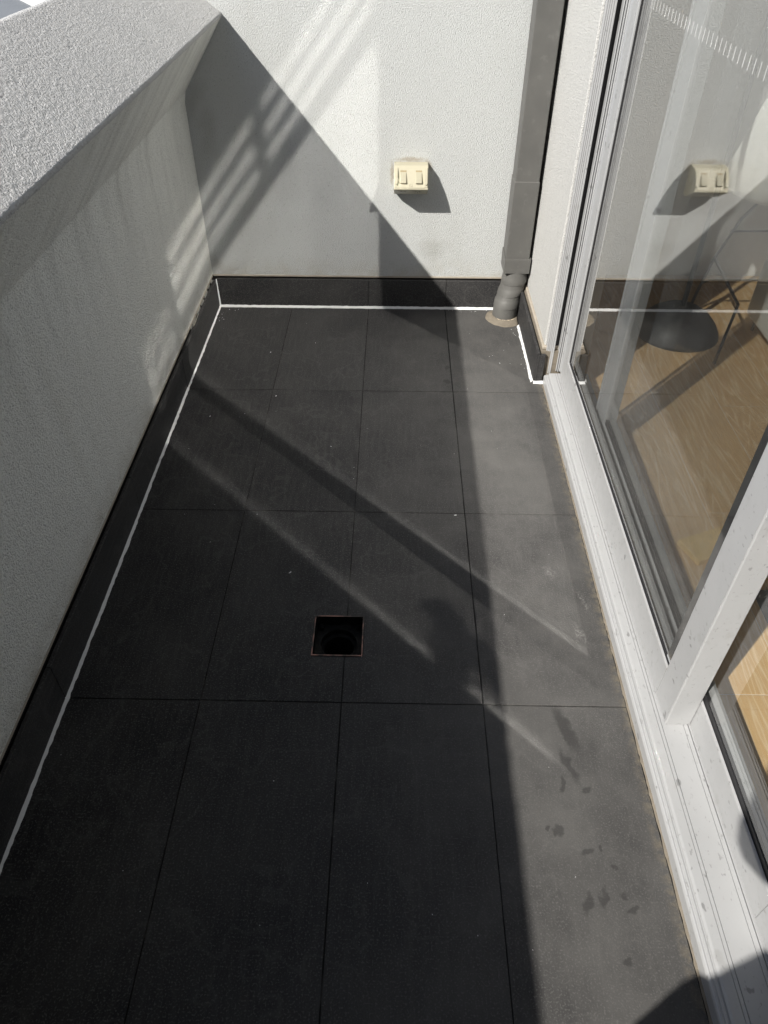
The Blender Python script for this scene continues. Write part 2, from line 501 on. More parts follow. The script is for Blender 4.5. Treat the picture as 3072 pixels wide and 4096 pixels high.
def mat_oak():
    s = NT('oak_plank')
    tc = s.n('ShaderNodeTexCoord')
    oi = s.n('ShaderNodeObjectInfo')
    p = s.pos()
    off = s.n('ShaderNodeVectorMath', operation='SCALE'); off.inputs[0].default_value = (3.1, 7.7, 1.3); s.l(s.math('MULTIPLY', oi.outputs['Random'], 9.0), off.inputs['Scale'])
    ad = s.n('ShaderNodeVectorMath', operation='ADD'); s.l(p, ad.inputs[0]); s.l(off.outputs[0], ad.inputs[1])
    mp = s.n('ShaderNodeMapping'); mp.inputs['Scale'].default_value = (1.0, 0.10, 1.0); s.l(ad.outputs[0], mp.inputs[0])
    fld = s.noise(mp.outputs[0], 9.0, 3.0, 0.55)
    rings = s.math('FRACT', s.math('MULTIPLY', fld, 17.0))
    line = s.ramp(rings, [(0.0, 1.0), (0.20, 0.15), (0.45, 0.0), (0.85, 0.1), (1.0, 1.0)])
    mp2 = s.n('ShaderNodeMapping'); mp2.inputs['Scale'].default_value = (1.0, 0.07, 1.0); s.l(ad.outputs[0], mp2.inputs[0])
    pores = s.ramp(s.noise(mp2.outputs[0], 260, 3, 0.6), [(0.5, 0.0), (0.7, 1.0)])
    tone = s.mix(oi.outputs['Random'], (0.60, 0.36, 0.145), (0.70, 0.46, 0.21))
    tone = s.mix(s.math('MULTIPLY', s.noise(p, 5, 4, 0.6), 0.5), tone, (0.42, 0.29, 0.15))
    c = s.mix(s.math('MULTIPLY', line, 0.6), tone, (0.82, 0.66, 0.44))
    c = s.mix(s.math('MULTIPLY', pores, 0.35), c, (0.74, 0.63, 0.46))
    s.set(c, 0.5, 0.4)
    s.bump(line, 0.08, 0.0008)
    return s.m
M_oak = mat_oak()
M_white = mat_simple('white_wall_paint', (0.78, 0.78, 0.76), 0.8, 0.3, 0, 5, 0.05)
M_shell = mat_simple('white_moulded_plastic', (0.80, 0.81, 0.77), 0.4, 0.45, 0, 20, 0.06)
M_black = mat_simple('black_powder_coat', (0.014, 0.014, 0.015), 0.5, 0.4)
M_timber = mat_simple('raw_pine', (0.78, 0.54, 0.20), 0.6, 0.3, 0, 35, 0.3)

# ================================================================== STRUCTURE
# ------------------------------------------------------------------ balcony floor
XL, XR = 0.0, 1.19
VX = [XL, 0.2845, 0.5845, 0.8845, XR]
HY = [0.0, -0.5915, -1.1915, -1.7915, -2.3915, -2.9915, -3.5915, -4.19]
DX0, DX1, DY0, DY1 = 0.5095, 0.6245, -1.6715, -1.5565       # drain opening

def slab_with_hole():
    v, f = [], []
    def quad(x0, x1, y0, y1):
        n = len(v)
        v.extend([(x0, y0, -0.0019), (x1, y0, -0.0019), (x1, y1, -0.0019), (x0, y1, -0.0019)])
        f.append((n, n + 1, n + 2, n + 3))
    quad(-0.03, DX0, -4.2, 0.012); quad(DX1, 1.2, -4.2, 0.012)
    quad(DX0, DX1, -4.2, DY0); quad(DX0, DX1, DY1, 0.012)
    n = len(v)
    # sides and underside of the slab
    v.extend([(-0.03, -4.2, -0.2), (1.2, -4.2, -0.2), (1.2, 0.012, -0.2), (-0.03, 0.012, -0.2)])
    f.append((n + 3, n + 2, n + 1, n))
    return mesh('floor', v, f)
floor = link('floor', slab_with_hole(), M_grout)
tag(floor, kind='structure')

def tile_piece(name, poly, mat, parent, z0=-0.0085, z1=0.0, bev=0.0009):
    bm = bmesh.new()
    vs = [bm.verts.new((x, y, z1)) for x, y in poly]
    top = bm.faces.new(vs)
    ext = bmesh.ops.extrude_face_region(bm, geom=[top])
    for e in ext['geom']:
        if isinstance(e, bmesh.types.BMVert):
            e.co.z = z0
    fix(bm)
    te = [e for e in bm.edges if all(abs(v.co.z - z1) < 1e-6 for v in e.verts)]
    bmesh.ops.bevel(bm, geom=te, offset=bev, segments=2, profile=0.5, affect='EDGES')
    return link(name, to_mesh(bm, name), mat, parent)

J = 0.0013
for j in range(len(HY) - 1):
    for i in range(4):
        jit = [random.uniform(-0.0004, 0.0004) for _ in range(4)]
        x0, x1 = VX[i] + J + jit[0], VX[i + 1] - J + jit[1]
        if i == 3: x1 = XR - 0.0030 + random.uniform(-.001, .001)
        if i == 0: x0 = XL + 0.002
        y1, y0 = HY[j] - J + jit[2], HY[j + 1] + J + jit[3]
        dz = random.uniform(-0.0006, 0.0006)
        poly = [(x0, y0), (x1, y0), (x1, y1), (x0, y1)]
        if j == 2 and i == 1:
            poly = [(x0, y0), (x1, y0), (x1, DY0 - .001), (DX0 - .001, DY0 - .001), (DX0 - .001, DY1 + .001), (x1, DY1 + .001), (x1, y1), (x0, y1)]
        if j == 2 and i == 2:
            poly = [(x0, y0), (x1, y0), (x1, y1), (x0, y1), (x0, DY1 + .001), (DX1 + .001, DY1 + .001), (DX1 + .001, DY0 - .001), (x0, DY0 - .001)]
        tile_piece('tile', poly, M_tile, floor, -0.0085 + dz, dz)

# ------------------------------------------------------------------ sealant bead: fillet between floor and upright
def bead(name, pts, side, mat, parent, w=0.006, jitter=0.0022, step=0.004, zt=0.0, seed=0.0):
    """pts: 2D polyline on the floor; side: unit vectors pointing away from the upright"""
    v, f = [], []
    ring = 0
    for (p0, p1, sd) in zip(pts[:-1], pts[1:], side):
        p0, p1, sd = Vector(p0), Vector(p1), Vector(sd)
        n = max(2, int((p1 - p0).length / step))
        for i in range(n + 1):
            q = p0.lerp(p1, i / n)
            a = noise.noise(Vector((q.x * 55 + seed, q.y * 55, 1.3)))
            b = noise.noise(Vector((q.x * 55, q.y * 55 + seed, 7.1)))
            c = noise.noise(Vector((q.x * 11, q.y * 11 + seed, 3.3)))
            a2 = noise.noise(Vector((q.x * 190, q.y * 190 + seed, 5.3)))
            wo = w + jitter * (1.0 * a + 0.8 * c) + 0.0008 * a2
            wu = w * 0.85 + jitter * (0.9 * b + 0.6 * c)
            base = len(v)
            e = q + sd * wo
            v.append((e.x, e.y, zt + 0.0006))
            e = q + sd * wo * 0.85
            v.append((e.x, e.y, zt + 0.0022))
            e = q + sd * wo * 0.35
            v.append((e.x, e.y, zt + wu * 0.45 + 0.001))
            v.append((q.x + sd.x * 0.0014, q.y + sd.y * 0.0014, zt + wu))
            v.append((q.x - sd.x * 0.0008, q.y - sd.y * 0.0008, zt + wu + 0.0004))
            if ring and i > 0:
                for k in range(4):
                    f.append((base - 5 + k, base - 5 + k + 1, base + k + 1, base + k))
            ring += 1
    bm = bmesh.new()
    vs = [bm.verts.new(p) for p in v]
    for q in f: bm.faces.new([vs[i] for i in q])
    me = to_mesh(bm, name)
    for p in me.polygons:
        if p.normal.z < 0: p.flip()
    smooth(me)
    return link(name, me, mat, parent)

# ------------------------------------------------------------------ back wall
back = empty('rendered_wall', (0.5, 0.012, 0))
tag(back, 'sunlit white rendered wall at the far end of the balcony', 'wall')
box('wall_body', (-0.076, 0.012, 0.124), (1.30, 0.20, 3.39), M_back, back)
box('render_edge', (-0.01, 0.0105, 0.1195), (1.185, 0.10, 0.1265), M_edge, back, 0.001)
box('backing', (-0.074, 0.016, -0.2), (1.30, 0.20, 0.1235), M_gap, back)
for x0, x1 in ((0.004, 0.2840), (0.2853, 0.5838), (0.5852, 0.8838), (0.8852, 1.158)):
    if x0 == 0.004: x1 = 0.5838
    if x0 == 0.2853: continue
    box('skirting_tile', (x0, 0.0 + random.uniform(-.0006, .0006), 0.002), (x1, 0.0105, 0.1135), M_skirt, back, 0.0008)
bead('sealant', [(0.001, 0.0), (1.075, 0.0)], [(0, -1)], M_seal, back, 0.0082, 0.0018, 0.004, 0.0, 2.0)

# ------------------------------------------------------------------ parapet on the left
par = empty('parapet_wall', (-0.2, -1.5, 0))
tag(par, 'pale rendered parapet with broad sloping cap along the left side', 'wall')

def parapet_mesh():
    prof = []
    def seg(a, b, n, amp, last=False):
        for i in range(n + (1 if last else 0)):
            t = i / n
            prof.append((a[0] + (b[0] - a[0]) * t, a[1] + (b[1] - a[1]) * t, amp))
    seg((-0.012, 0.124), (-0.012, 0.715), 2, 0.0)
    seg((-0.012, 0.715), (-0.004, 0.750), 4, 0.0003)
    seg((-0.004, 0.750), (0.137, 0.946), 40, 0.0006)
    seg((0.137, 0.946), (0.1445, 0.957), 3, 0.0012)
    seg((0.1445, 0.957), (0.1435, 0.9635), 2, 0.0016)
    seg((0.1435, 0.9635), (-0.050, 1.0985), 72, 0.0017)
    seg((-0.050, 1.0985), (-0.060, 1.0990), 3, 0.0010)
    seg((-0.060, 1.0990), (-0.068, 1.0850), 4, 0.0008)
    seg((-0.068, 1.0850), (-0.074, -1.0), 2, 0.0, True)
    ys = []
    y = 0.011
    while y > -2.2:
        ys.append(y); y -= 0.0032
    while y > -4.4:
        ys.append(y); y -= 0.02
    n = len(prof)
    v, f = [], []
    for y in ys:
        for k, (x, z, amp) in enumerate(prof):
            if amp:
                x0, z0, _ = prof[max(k - 1, 0)]; x1, z1, _ = prof[min(k + 1, n - 1)]
                tx, tz = x1 - x0, z1 - z0
                L = math.hypot(tx, tz) or 1
                nx, nz = tz / L, -tx / L
                h = noise.noise(Vector((x * 185, y * 185, z * 185))) * 0.7 + noise.noise(Vector((x * 340 + 5, y * 340, z * 340))) * 0.5
                w = noise.noise(Vector((x * 6, y * 6, 0.3))) * 0.0012
                h = h * amp + w
                v.append((x + nx * h, y, z + nz * h))
            else:
                v.append((x, y, z))
    for j in range(len(ys) - 1):
        for k in range(n - 1):
            f.append((j * n + k, j * n + k + 1, (j + 1) * n + k + 1, (j + 1) * n + k))
    me = mesh('wall_body', v, f)
    me.materials.append(M_left); me.materials.append(M_cop)
    smooth(me)
    cut = next(i for i, q in enumerate(prof) if q[0] > 0.1400 and q[1] > 0.95)
    mi = [0] * len(me.polygons)
    for idx in range(len(mi)):
        if idx % (n - 1) >= cut: mi[idx] = 1
    me.polygons.foreach_set('material_index', mi)
    # outward normals
    c = me.polygons[0]
    if c.normal.x < 0:
        me.flip_normals()
    return me
link('wall_body', parapet_mesh(), None, par)
box('backing', (-0.070, -4.4, -0.2), (-0.016, 0.012, 0.128), M_gap, par)
box('render_edge', (-0.06, -4.4, 0.1205), (-0.0108, 0.010, 0.1275), M_edge, par, 0.001)
yy = -0.004
for L in (0.586, 0.600, 0.600, 0.600, 0.600, 0.600, 0.55):
    box('skirting_tile', (-0.0098, yy - L, 0.002), (0.0 + random.uniform(-.0007, .0007), yy, 0.1125 + random.uniform(-.0008, .0008)), M_skirt, par, 0.0008)
    yy -= L + 0.0016
bead('sealant', [(0.0, -0.001), (0.0, -4.1)], [(1, 0)], M_seal, par, 0.0056, 0.0020, 0.004, 0.0, 9.0)
# sealant run up the internal corner
def corner_bead():
    v, f = [], []
    n = 28
    for i in range(n + 1):
        z = 0.004 + (0.1135 - 0.004) * i / n
        w = 0.0055 - 0.0026 * i / n + 0.0008 * noise.noise(Vector((z * 90, 2, 4)))
        w2 = 0.0060 - 0.003 * i / n + 0.0008 * noise.noise(Vector((z * 90, 8, 1)))
        v += [(0.0003, -w, z), (w * .45, -w2 * .45, z), (w2, -0.0003, z)]
        if i:
            b = len(v) - 3
            f += [(b - 3, b - 2, b + 1, b), (b - 2, b - 1, b + 2, b + 1)]
    me = mesh('sealant', v, f); smooth(me)
    return me
link('sealant', corner_bead(), M_seal, par)
# crumbs of old adhesive bridging the slot over the skirting near the corner
def crumbs():
    bm = bmesh.new()
    y = -0.02
    while y > -0.40:
        L = random.uniform(0.012, 0.05)
        b2 = box_bm((-0.014, y - L, 0.1115), (-0.0095 + random.uniform(-.001, .0015), y, 0.119 + random.uniform(-.002, .003)), 0.0012)
        me = to_mesh(b2, 'x'); bm.from_mesh(me); bpy.data.meshes.remove(me)
        y -= L + random.uniform(0.002, 0.03)
    for vtx in bm.verts:
        vtx.co += Vector((noise.noise(vtx.co * 90), noise.noise(vtx.co * 80 + Vector((3, 1, 2))), noise.noise(vtx.co * 100))) * 0.0016
    return to_mesh(bm, 'adhesive')
link('adhesive', crumbs(), mat_simple('old_adhesive', (0.27, 0.265, 0.25), 0.9, 0.1, 0, 60, 0.4), par)

# ------------------------------------------------------------------ nib wall beside the door
nib = empty('rendered_wall', (1.24, -0.25, 0))
tag(nib, 'narrow white rendered wall strip between the grey downpipe and the sliding door', 'wall')
box('wall_body', (1.184, -0.497, 0.124), (1.30, 0.0115, 3.39), M_nib, nib, 0.002)
box('render_edge', (1.1775, -0.503, 0.112), (1.25, 0.0, 0.1235), M_edge, nib, 0.002)
box('backing', (1.173, -0.516, 0.0), (1.30, 0.0, 0.1115), M_tan, nib)
box('skirting_tile', (1.1580, -0.5300, 0.002), (1.168, -0.006, 0.1130), M_skirt, nib, 0.0008)
box('skirting_tile', (1.1685, -0.5300, 0.002), (1.1875, -0.5200, 0.1060), M_skirt, nib, 0.0008)
bead('sealant', [(1.158, -0.135), (1.158, -0.5305), (1.192, -0.5305)], [(-1, 0), (0, -1)], M_seal, nib, 0.0075, 0.0026, 0.004, 0.0, 17.0)

# ------------------------------------------------------------------ unseen blockers, added to stripe the reflected sun and cut sky light
slab = empty('overhead_light_blocker', (1.0, -2.0, 3.4))  # unseen slab added to block sky light
tag(slab, 'unseen white slab added overhead to cut sky light', 'balcony')
box('light_blocker_slab', (0.10, -4.6, 3.40), (4.6, 0.2, 3.62), M_white, slab)
hood = empty('sun_stripe_hood', (1.0, -2.0, 2.5))  # unseen hood, its slats shaped to stripe the reflected sun
tag(hood, 'unseen slatted hood added over the glass door to stripe the reflected sun', 'light blocker')
box('sun_stripe_hood_top', (0.782, -4.38, 2.552), (1.189, -0.02, 2.58), M_alu, hood)
for z0, z1 in ((2.240, 2.312), (2.364, 2.394), (2.448, 2.478), (2.532, 2.5515)):
    box('sun_stripe_slat', (0.782, -4.38, z0), (0.792, -0.02, z1), M_alu, hood)
for y in (-0.05, -1.5, -3.0, -4.35):
    box('sun_stripe_hanger', (0.7925, y - 0.012, 2.25), (0.81, y + 0.012, 2.5515), M_alu, hood)
endw = empty('rendered_wall', (0.4, -4.4, 0))  # unseen dark wall added to block sky and bounce light
tag(endw, 'unseen charcoal end wall added behind the camera to cut sky and bounce light', 'wall')
box('wall_body', (-0.46, -4.6, -0.2), (1.30, -4.402, 3.39), mat_simple('light_blocking_render', (0.07, 0.07, 0.072), 0.9, 0.2), endw)

# ------------------------------------------------------------------ room behind the glass
room_floor = link('interior_floor', mesh('interior_floor', [(1.336, -4.3, 0.0105), (4.5, -4.3, 0.0105), (4.5, 0.32, 0.0105), (1.336, 0.32, 0.0105)], [(0, 1, 2, 3)]), mat_simple('joint_highlight', (0.72, 0.66, 0.55), 0.8))  # groove highlight painted as a pale colour between the planks
tag(room_floor, kind='structure')
px = 1.3375
pm = {}
offs = [-0.565, -1.19, -0.676, -0.30, -0.95, -0.12, -0.8, -0.4]
for i in range(8):
    x0, x1 = px + i * 0.2015, px + (i + 1) * 0.2015 - 0.0022
    if i == 0: x0, x1 = 1.3375, 1.5375
    y = 0.30
    cut = offs[i]
    while y > -4.2:
        y2 = max(cut, -4.25)
        if y - y2 > 0.03:
            box('plank', (x0, y2 + 0.0018, 0.011), (x1, y, 0.0125 + random.uniform(-.0002, .0002)), M_oak, room_floor, 0.0008)
        y = y2; cut = y2 - 1.2
    
iw = empty('interior_wall', (3, 0.3, 0)); tag(iw, kind='structure')
box('wall', (1.3005, 0.302, 0.0), (4.6, 0.42, 2.55), M_white, iw)
box('wall', (3.0, -4.4, 0.0), (3.1, 0.3, 2.55), M_white, iw)
box('wall', (1.3005, -4.52, 0.0), (3.1, -4.4, 2.55), M_white, iw)
box('wall', (1.19, -4.4, 2.13), (1.34, -0.4975, 3.39), M_back, iw)
box('wall', (1.3005, -0.4970, 2.13), (1.34, 0.3, 3.39), M_white, iw)
box('ceiling', (1.341, -4.4, 2.56), (4.6, 0.3, 2.7), M_white, iw)
box('wall', (1.3005, -0.50, 0.0), (1.335, 0.3, 2.13), M_white, iw)
box('wall', (1.20, -4.4, 0.0), (1.34, -3.9, 2.13), M_back, iw)

# ------------------------------------------------------------------ outdoors beyond the parapet
ground = link('ground', mesh('ground', [(-200, -200, -3.4), (200, -200, -3.4), (200, 300, -3.4), (-200, 300, -3.4)], [(0, 1, 2, 3)]), mat_simple('asphalt', (0.14, 0.145, 0.15), 0.9, 0.2, 0, 1.5, 0.3))
tag(ground, kind='structure')
nb = empty('neighbouring_roof', (-7.5, 15.0, -1.0))
nb.rotation_euler = (0, 0, 0)
tag(nb, 'grey flat roof with white kerb, glimpsed beyond the parapet', 'roof')
dirv = Vector((0.44, -0.62, 0)).normalized(); sid = Vector((0.62, 0.44, 0)).normalized()
def strip(name, off0, off1, z0, z1, mat):
    o = Vector((-7.03, 15.26, 0))
    c = [o + sid * a + dirv * b for a, b in ((off0, -14), (off1, -14), (off1, 16), (off0, 16))]
    v = [(p.x, p.y, z0) for p in c] + [(p.x, p.y, z1) for p in c]
    return link(name, mesh(name, v, [(3, 2, 1, 0), (4, 5, 6, 7), (0, 1, 5, 4), (1, 2, 6, 5), (2, 3, 7, 6), (3, 0, 4, 7)]), mat, nb)
strip('roof_deck', -9, 0.0, -3.4, -1.0, mat_simple('grey_roof', (0.20, 0.21, 0.22), 0.85, 0.2, 0, 1.2, 0.25))
strip('kerb', 0.001, 0.32, -3.4, -0.95, M_white)
strip('gutter', 0.33, 0.52, -3.4, -1.1, mat_simple('pale_gutter', (0.55, 0.58, 0.64), 0.5))

# ================================================================== OBJECTS
# ------------------------------------------------------------------ floor drain
dr = empty('floor_drain', ((DX0 + DX1) / 2, (DY0 + DY1) / 2, 0))
tag(dr, 'open square black floor drain with thin copper rim set in the dark tiles', 'drain')
def ring_frame(x0, x1, y0, y1, w, z0, z1):
    bm = bmesh.new()
    for a, b in (((x0, y0), (x1, y0 + w)), ((x0, y1 - w), (x1, y1)), ((x0, y0 + w), (x0 + w, y1 - w)), ((x1 - w, y0 + w), (x1, y1 - w))):
        me = to_mesh(box_bm((*a, z0), (*b, z1)), 'x'); bm.from_mesh(me); bpy.data.meshes.remove(me)
    for v in bm.verts:
        v.co.x += noise.noise(v.co * 40) * .0006
        v.co.y += noise.noise(v.co * 44 + Vector((1, 2, 3))) * .0006
    return to_mesh(bm, 'rim')
link('rim', ring_frame(DX0, DX1, DY0, DY1, 0.0026, -0.03, 0.0012), M_copper, dr)
def drain_bowl():
    v, f = [], []
    cx, cyy = (DX0 + DX1) / 2, (DY0 + DY1) / 2
    hw = (DX1 - DX0) / 2 - 0.0027
    seg = 48
    def sq(a):
        c, s_ = math.cos(a), math.sin(a)
        k = 1 / max(abs(c), abs(s_))
        return c * k, s_ * k
    def ringp(kind, r, z):
        b = len(v)
        for i in range(seg):
            a = 2 * math.pi * (i + 0.5) / seg
            x, y = sq(a) if kind == 's' else (math.cos(a), math.sin(a))
            v.append((cx + x * r, cyy + y * r, z))
        return b
    rs = [ringp('s', hw, 0.0), ringp('s', hw, -0.030), ringp('c', 0.0445, -0.0315), ringp('c', 0.0440, -0.0300), ringp('c', 0.0415, -0.0305), ringp('c', 0.0415, -0.047), ringp('c', 0.035, -0.050), ringp('c', 0.035, -0.15), ringp('c', 0.001, -0.152)]
    for a, b in zip(rs[:-1], rs[1:]):
        for i in range(seg):
            f.append((a + i, a + (i + 1) % seg, b + (i + 1) % seg, b + i))
    return mesh('bowl', v, f)
link('bowl', drain_bowl(), M_drain, dr)
for sx, sy in ((-1, 1), (1, 1), (-1, -1), (1, -1)):
    lathe('lug', [(0.0, 0.012), (0.0042, 0.012), (0.0052, 0.010), (0.0055, 0.0)], ((DX0 + DX1) / 2 + sx * 0.043, (DY0 + DY1) / 2 + sy * 0.043, -0.0305), M_drain, dr, 14)

# ------------------------------------------------------------------ power outlet
po = empty('power_outlet', (0.736, 0.012, 0.44))
tag(po, 'aged cream weatherproof double power outlet on the white wall', 'power outlet')
PX0, PX1 = 0.679, 0.7955
prism_x('housing', [(0.0115, 0.539), (-0.030, 0.539), (-0.036, 0.535), (-0.081, 0.481), (-0.082, 0.476), (-0.018, 0.441), (0.0115, 0.439)], PX0, PX1, M_cream, po, 0.0022)
S0, S1 = Vector((0, -0.036, 0.535)), Vector((0, -0.081, 0.481))
sl = (S1 - S0); SLEN = sl.length; sl.normalize()
sn = Vector((0, sl.z, -sl.y)); 
if sn.y > 0: sn = -sn
def on_face(x, t, h=0.0):
    p = S0 + sl * (t * SLEN) + sn * h
    return Vector((x, p.y, p.z))
def face_block(name, x0, x1, t0, t1, h0, h1, mat, bev=0.0008, htop=None):
    bm = bmesh.new()
    ht = h1 if htop is None else htop
    c = [on_face(x0, t0, h0), on_face(x1, t0, h0), on_face(x1, t1, h0), on_face(x0, t1, h0),
         on_face(x0, t0, ht), on_face(x1, t0, ht), on_face(x1, t1, h1), on_face(x0, t1, h1)]
    vs = [bm.verts.new(p) for p in c]
    for q in ((3, 2, 1, 0), (4, 5, 6, 7), (0, 1, 5, 4), (1, 2, 6, 5), (2, 3, 7, 6), (3, 0, 4, 7)):
        bm.faces.new([vs[i] for i in q])
    if bev: bmesh.ops.bevel(bm, geom=list(bm.edges), offset=bev, segments=2, profile=0.5, affect='EDGES')
    return link(name, to_mesh(bm, name), mat, po)
# raised cheeks left and right of the sloping cover, bowed
def cheek(xa, xb):
    bm = bmesh.new()
    n = 14
    rows = []
    for i in range(n + 1):
        t = 0.03 + 0.94 * i / n
        b = math.sin(math.pi * i / n) * 0.0065
        rows.append([bm.verts.new(on_face(xa, t, -0.0015)), bm.verts.new(on_face(xa, t, 0.002 + b)), bm.verts.new(on_face(xb, t, 0.002 + b * 0.9)), bm.verts.new(on_face(xb, t, -0.0015))])
    for r0, r1 in zip(rows[:-1], rows[1:]):
        for k in range(4):
            bm.faces.new([r0[k], r0[(k + 1) % 4], r1[(k + 1) % 4], r1[k]])
    bm.faces.new(rows[0]); bm.faces.new(rows[-1][::-1])
    return to_mesh(bm, 'cover_rib')
link('cover_rib', cheek(PX0 + 0.003, PX0 + 0.0125), M_cream, po)
link('cover_rib', cheek(PX1 - 0.0125, PX1 - 0.003), M_cream, po)
face_block('cover_lip', PX0 + 0.0128, PX1 - 0.0128, 0.955, 0.995, -0.001, 0.0014, M_cream)
for xc in (0.7105, 0.7635):
    sw = face_block('switch', xc - 0.0105, xc + 0.0105, 0.26, 0.80, -0.001, 0.0085, M_cream2, 0.0014, 0.0022)
    face_block('switch_mark', xc - 0.0105, xc + 0.0105, 0.15, 0.23, -0.001, 0.0006, mat_simple('worn_mark', (0.34, 0.28, 0.17), 0.6, 0.3, 0, 300, 0.5), 0.0)
    for k in range(6):
        t = 0.34 + 0.075 * k
        hh = 0.0022 + (0.0085 - 0.0022) * (t - 0.26) / 0.54
        face_block('grip_ridge', xc - 0.008, xc + 0.008, t, t + 0.022, hh - 0.0005, hh + 0.0007, M_cream2, 0.0)
for xc in (PX0 + 0.0078, PX1 - 0.0078):
    b = on_face(xc, 0.83, 0.0)
    q = sn.to_track_quat('Z', 'Y')
    me = bpy.data.meshes.new('screw_cap')
    bm = bmesh.new(); bmesh.ops.create_cone(bm, cap_ends=True, segments=16, radius1=0.0038, radius2=0.0034, depth=0.010)
    bmesh.ops.transform(bm, matrix=Matrix.Translation(b + sn * 0.003) @ q.to_matrix().to_4x4(), verts=bm.verts)
    bm.to_mesh(me); bm.free()
    link('screw_cap', me, M_cream2, po)
# embossed arc emblem low in the middle of the cover
arc = [on_face(0.737 + 0.0055 * math.cos(a), 0.90 - 0.10 * math.sin(a), 0.0006) for a in [math.pi * k / 12 for k in range(13)]]
tube('emblem', arc, 0.0006, M_cream2, po, 6)
tube('emblem', [on_face(0.7315, 0.905, 0.0006), on_face(0.7425, 0.905, 0.0006)], 0.0005, M_cream2, po, 6)
# pin slots in the underside
U0, U1 = Vector((0, -0.082, 0.476)), Vector((0, -0.018, 0.441))
ul = (U1 - U0); UL = ul.length; ul.normalize(); un = Vector((0, ul.z, -ul.y))
if un.z > 0: un = -un
def under_block(name, x, t, w, h, mat, rise, ang=0.0):
    c = U0 + ul * (t * UL)
    cen = Vector((x, c.y, c.z))
    bm = bmesh.new(); bmesh.ops.create_cube(bm, size=1)
    rot = Matrix((Vector((1, 0, 0)), ul, un)).transposed().to_4x4()
    bmesh.ops.transform(bm, matrix=Matrix.Translation(cen + un * rise) @ rot @ Matrix.Rotation(ang, 4, 'Z') @ Matrix.Diagonal((w, h, 0.0012, 1)), verts=bm.verts)
    return link(name, to_mesh(bm, name), mat, po)
for xc in (0.7105, 0.7605):
    under_block('socket_face', xc, 0.42, 0.034, 0.030, M_cream2, 0.0007)
    under_block('pin_slot', xc - 0.007, 0.34, 0.0022, 0.008, M_hole, 0.0012, 0.5)
    under_block('pin_slot', xc + 0.007, 0.34, 0.0022, 0.008, M_hole, 0.0012, -0.5)
    under_block('pin_slot', xc, 0.56, 0.0022, 0.008, M_hole, 0.0012, 0.0)

# ------------------------------------------------------------------ downpipe
dp = empty('downpipe', (1.13, -0.05, 0))
tag(dp, 'dark grey rectangular downpipe with wrinkled round foot in the corner', 'downpipe')
box('upper_section', (1.0885, -0.0835, 0.49), (1.1695, -0.0035, 3.39), M_pipe, dp, 0.003, 2)
def lower_section():
    bm = box_bm((1.0862, -0.0862, 0.205), (1.1724, -0.0018, 0.507), 0.003, 2)
    for v in bm.verts:
        if v.co.z > 0.45:
            v.co.x += 0.0006 * math.sin(v.co.x * 90)
    return to_mesh(bm, 'lower_section')
link('lower_section', lower_section(), M_pipe, dp)
def collar():
    # thin-walled flared shoe: outer skin turned over at the rim
    x0, x1, y0, y1 = 1.0840, 1.1768, -0.0915, -0.0008
    v, f = [], []
    rings = [(0.0, 0.187), (0.0, 0.205), (-0.0008, 0.236), (-0.0002, 0.243), (0.0018, 0.243), (0.0022, 0.215), (0.004, 0.19)]
    for o, z in rings:
        for (x, y) in ((x0 + o, y0 + o), (x1 - o, y0 + o), (x1 - o, y1 - o), (x0 + o, y1 - o)):
            zz = z + (0.006 if (x < 1.12 and y > -0.05 and z > .23) else 0)
            v.append((x + 0.0008 * noise.noise(Vector((x * 60, y * 60, z * 30))), y, zz))
    for i in range(len(rings) - 1):
        for k in range(4):
            f.append((i * 4 + k, i * 4 + (k + 1) % 4, (i + 1) * 4 + (k + 1) % 4, (i + 1) * 4 + k))
    n = (len(rings) - 1) * 4
    f.append((n, n + 1, n + 2, n + 3))
    me = mesh('collar', v, f)
    return me
link('collar', collar(), M_pipe, dp)
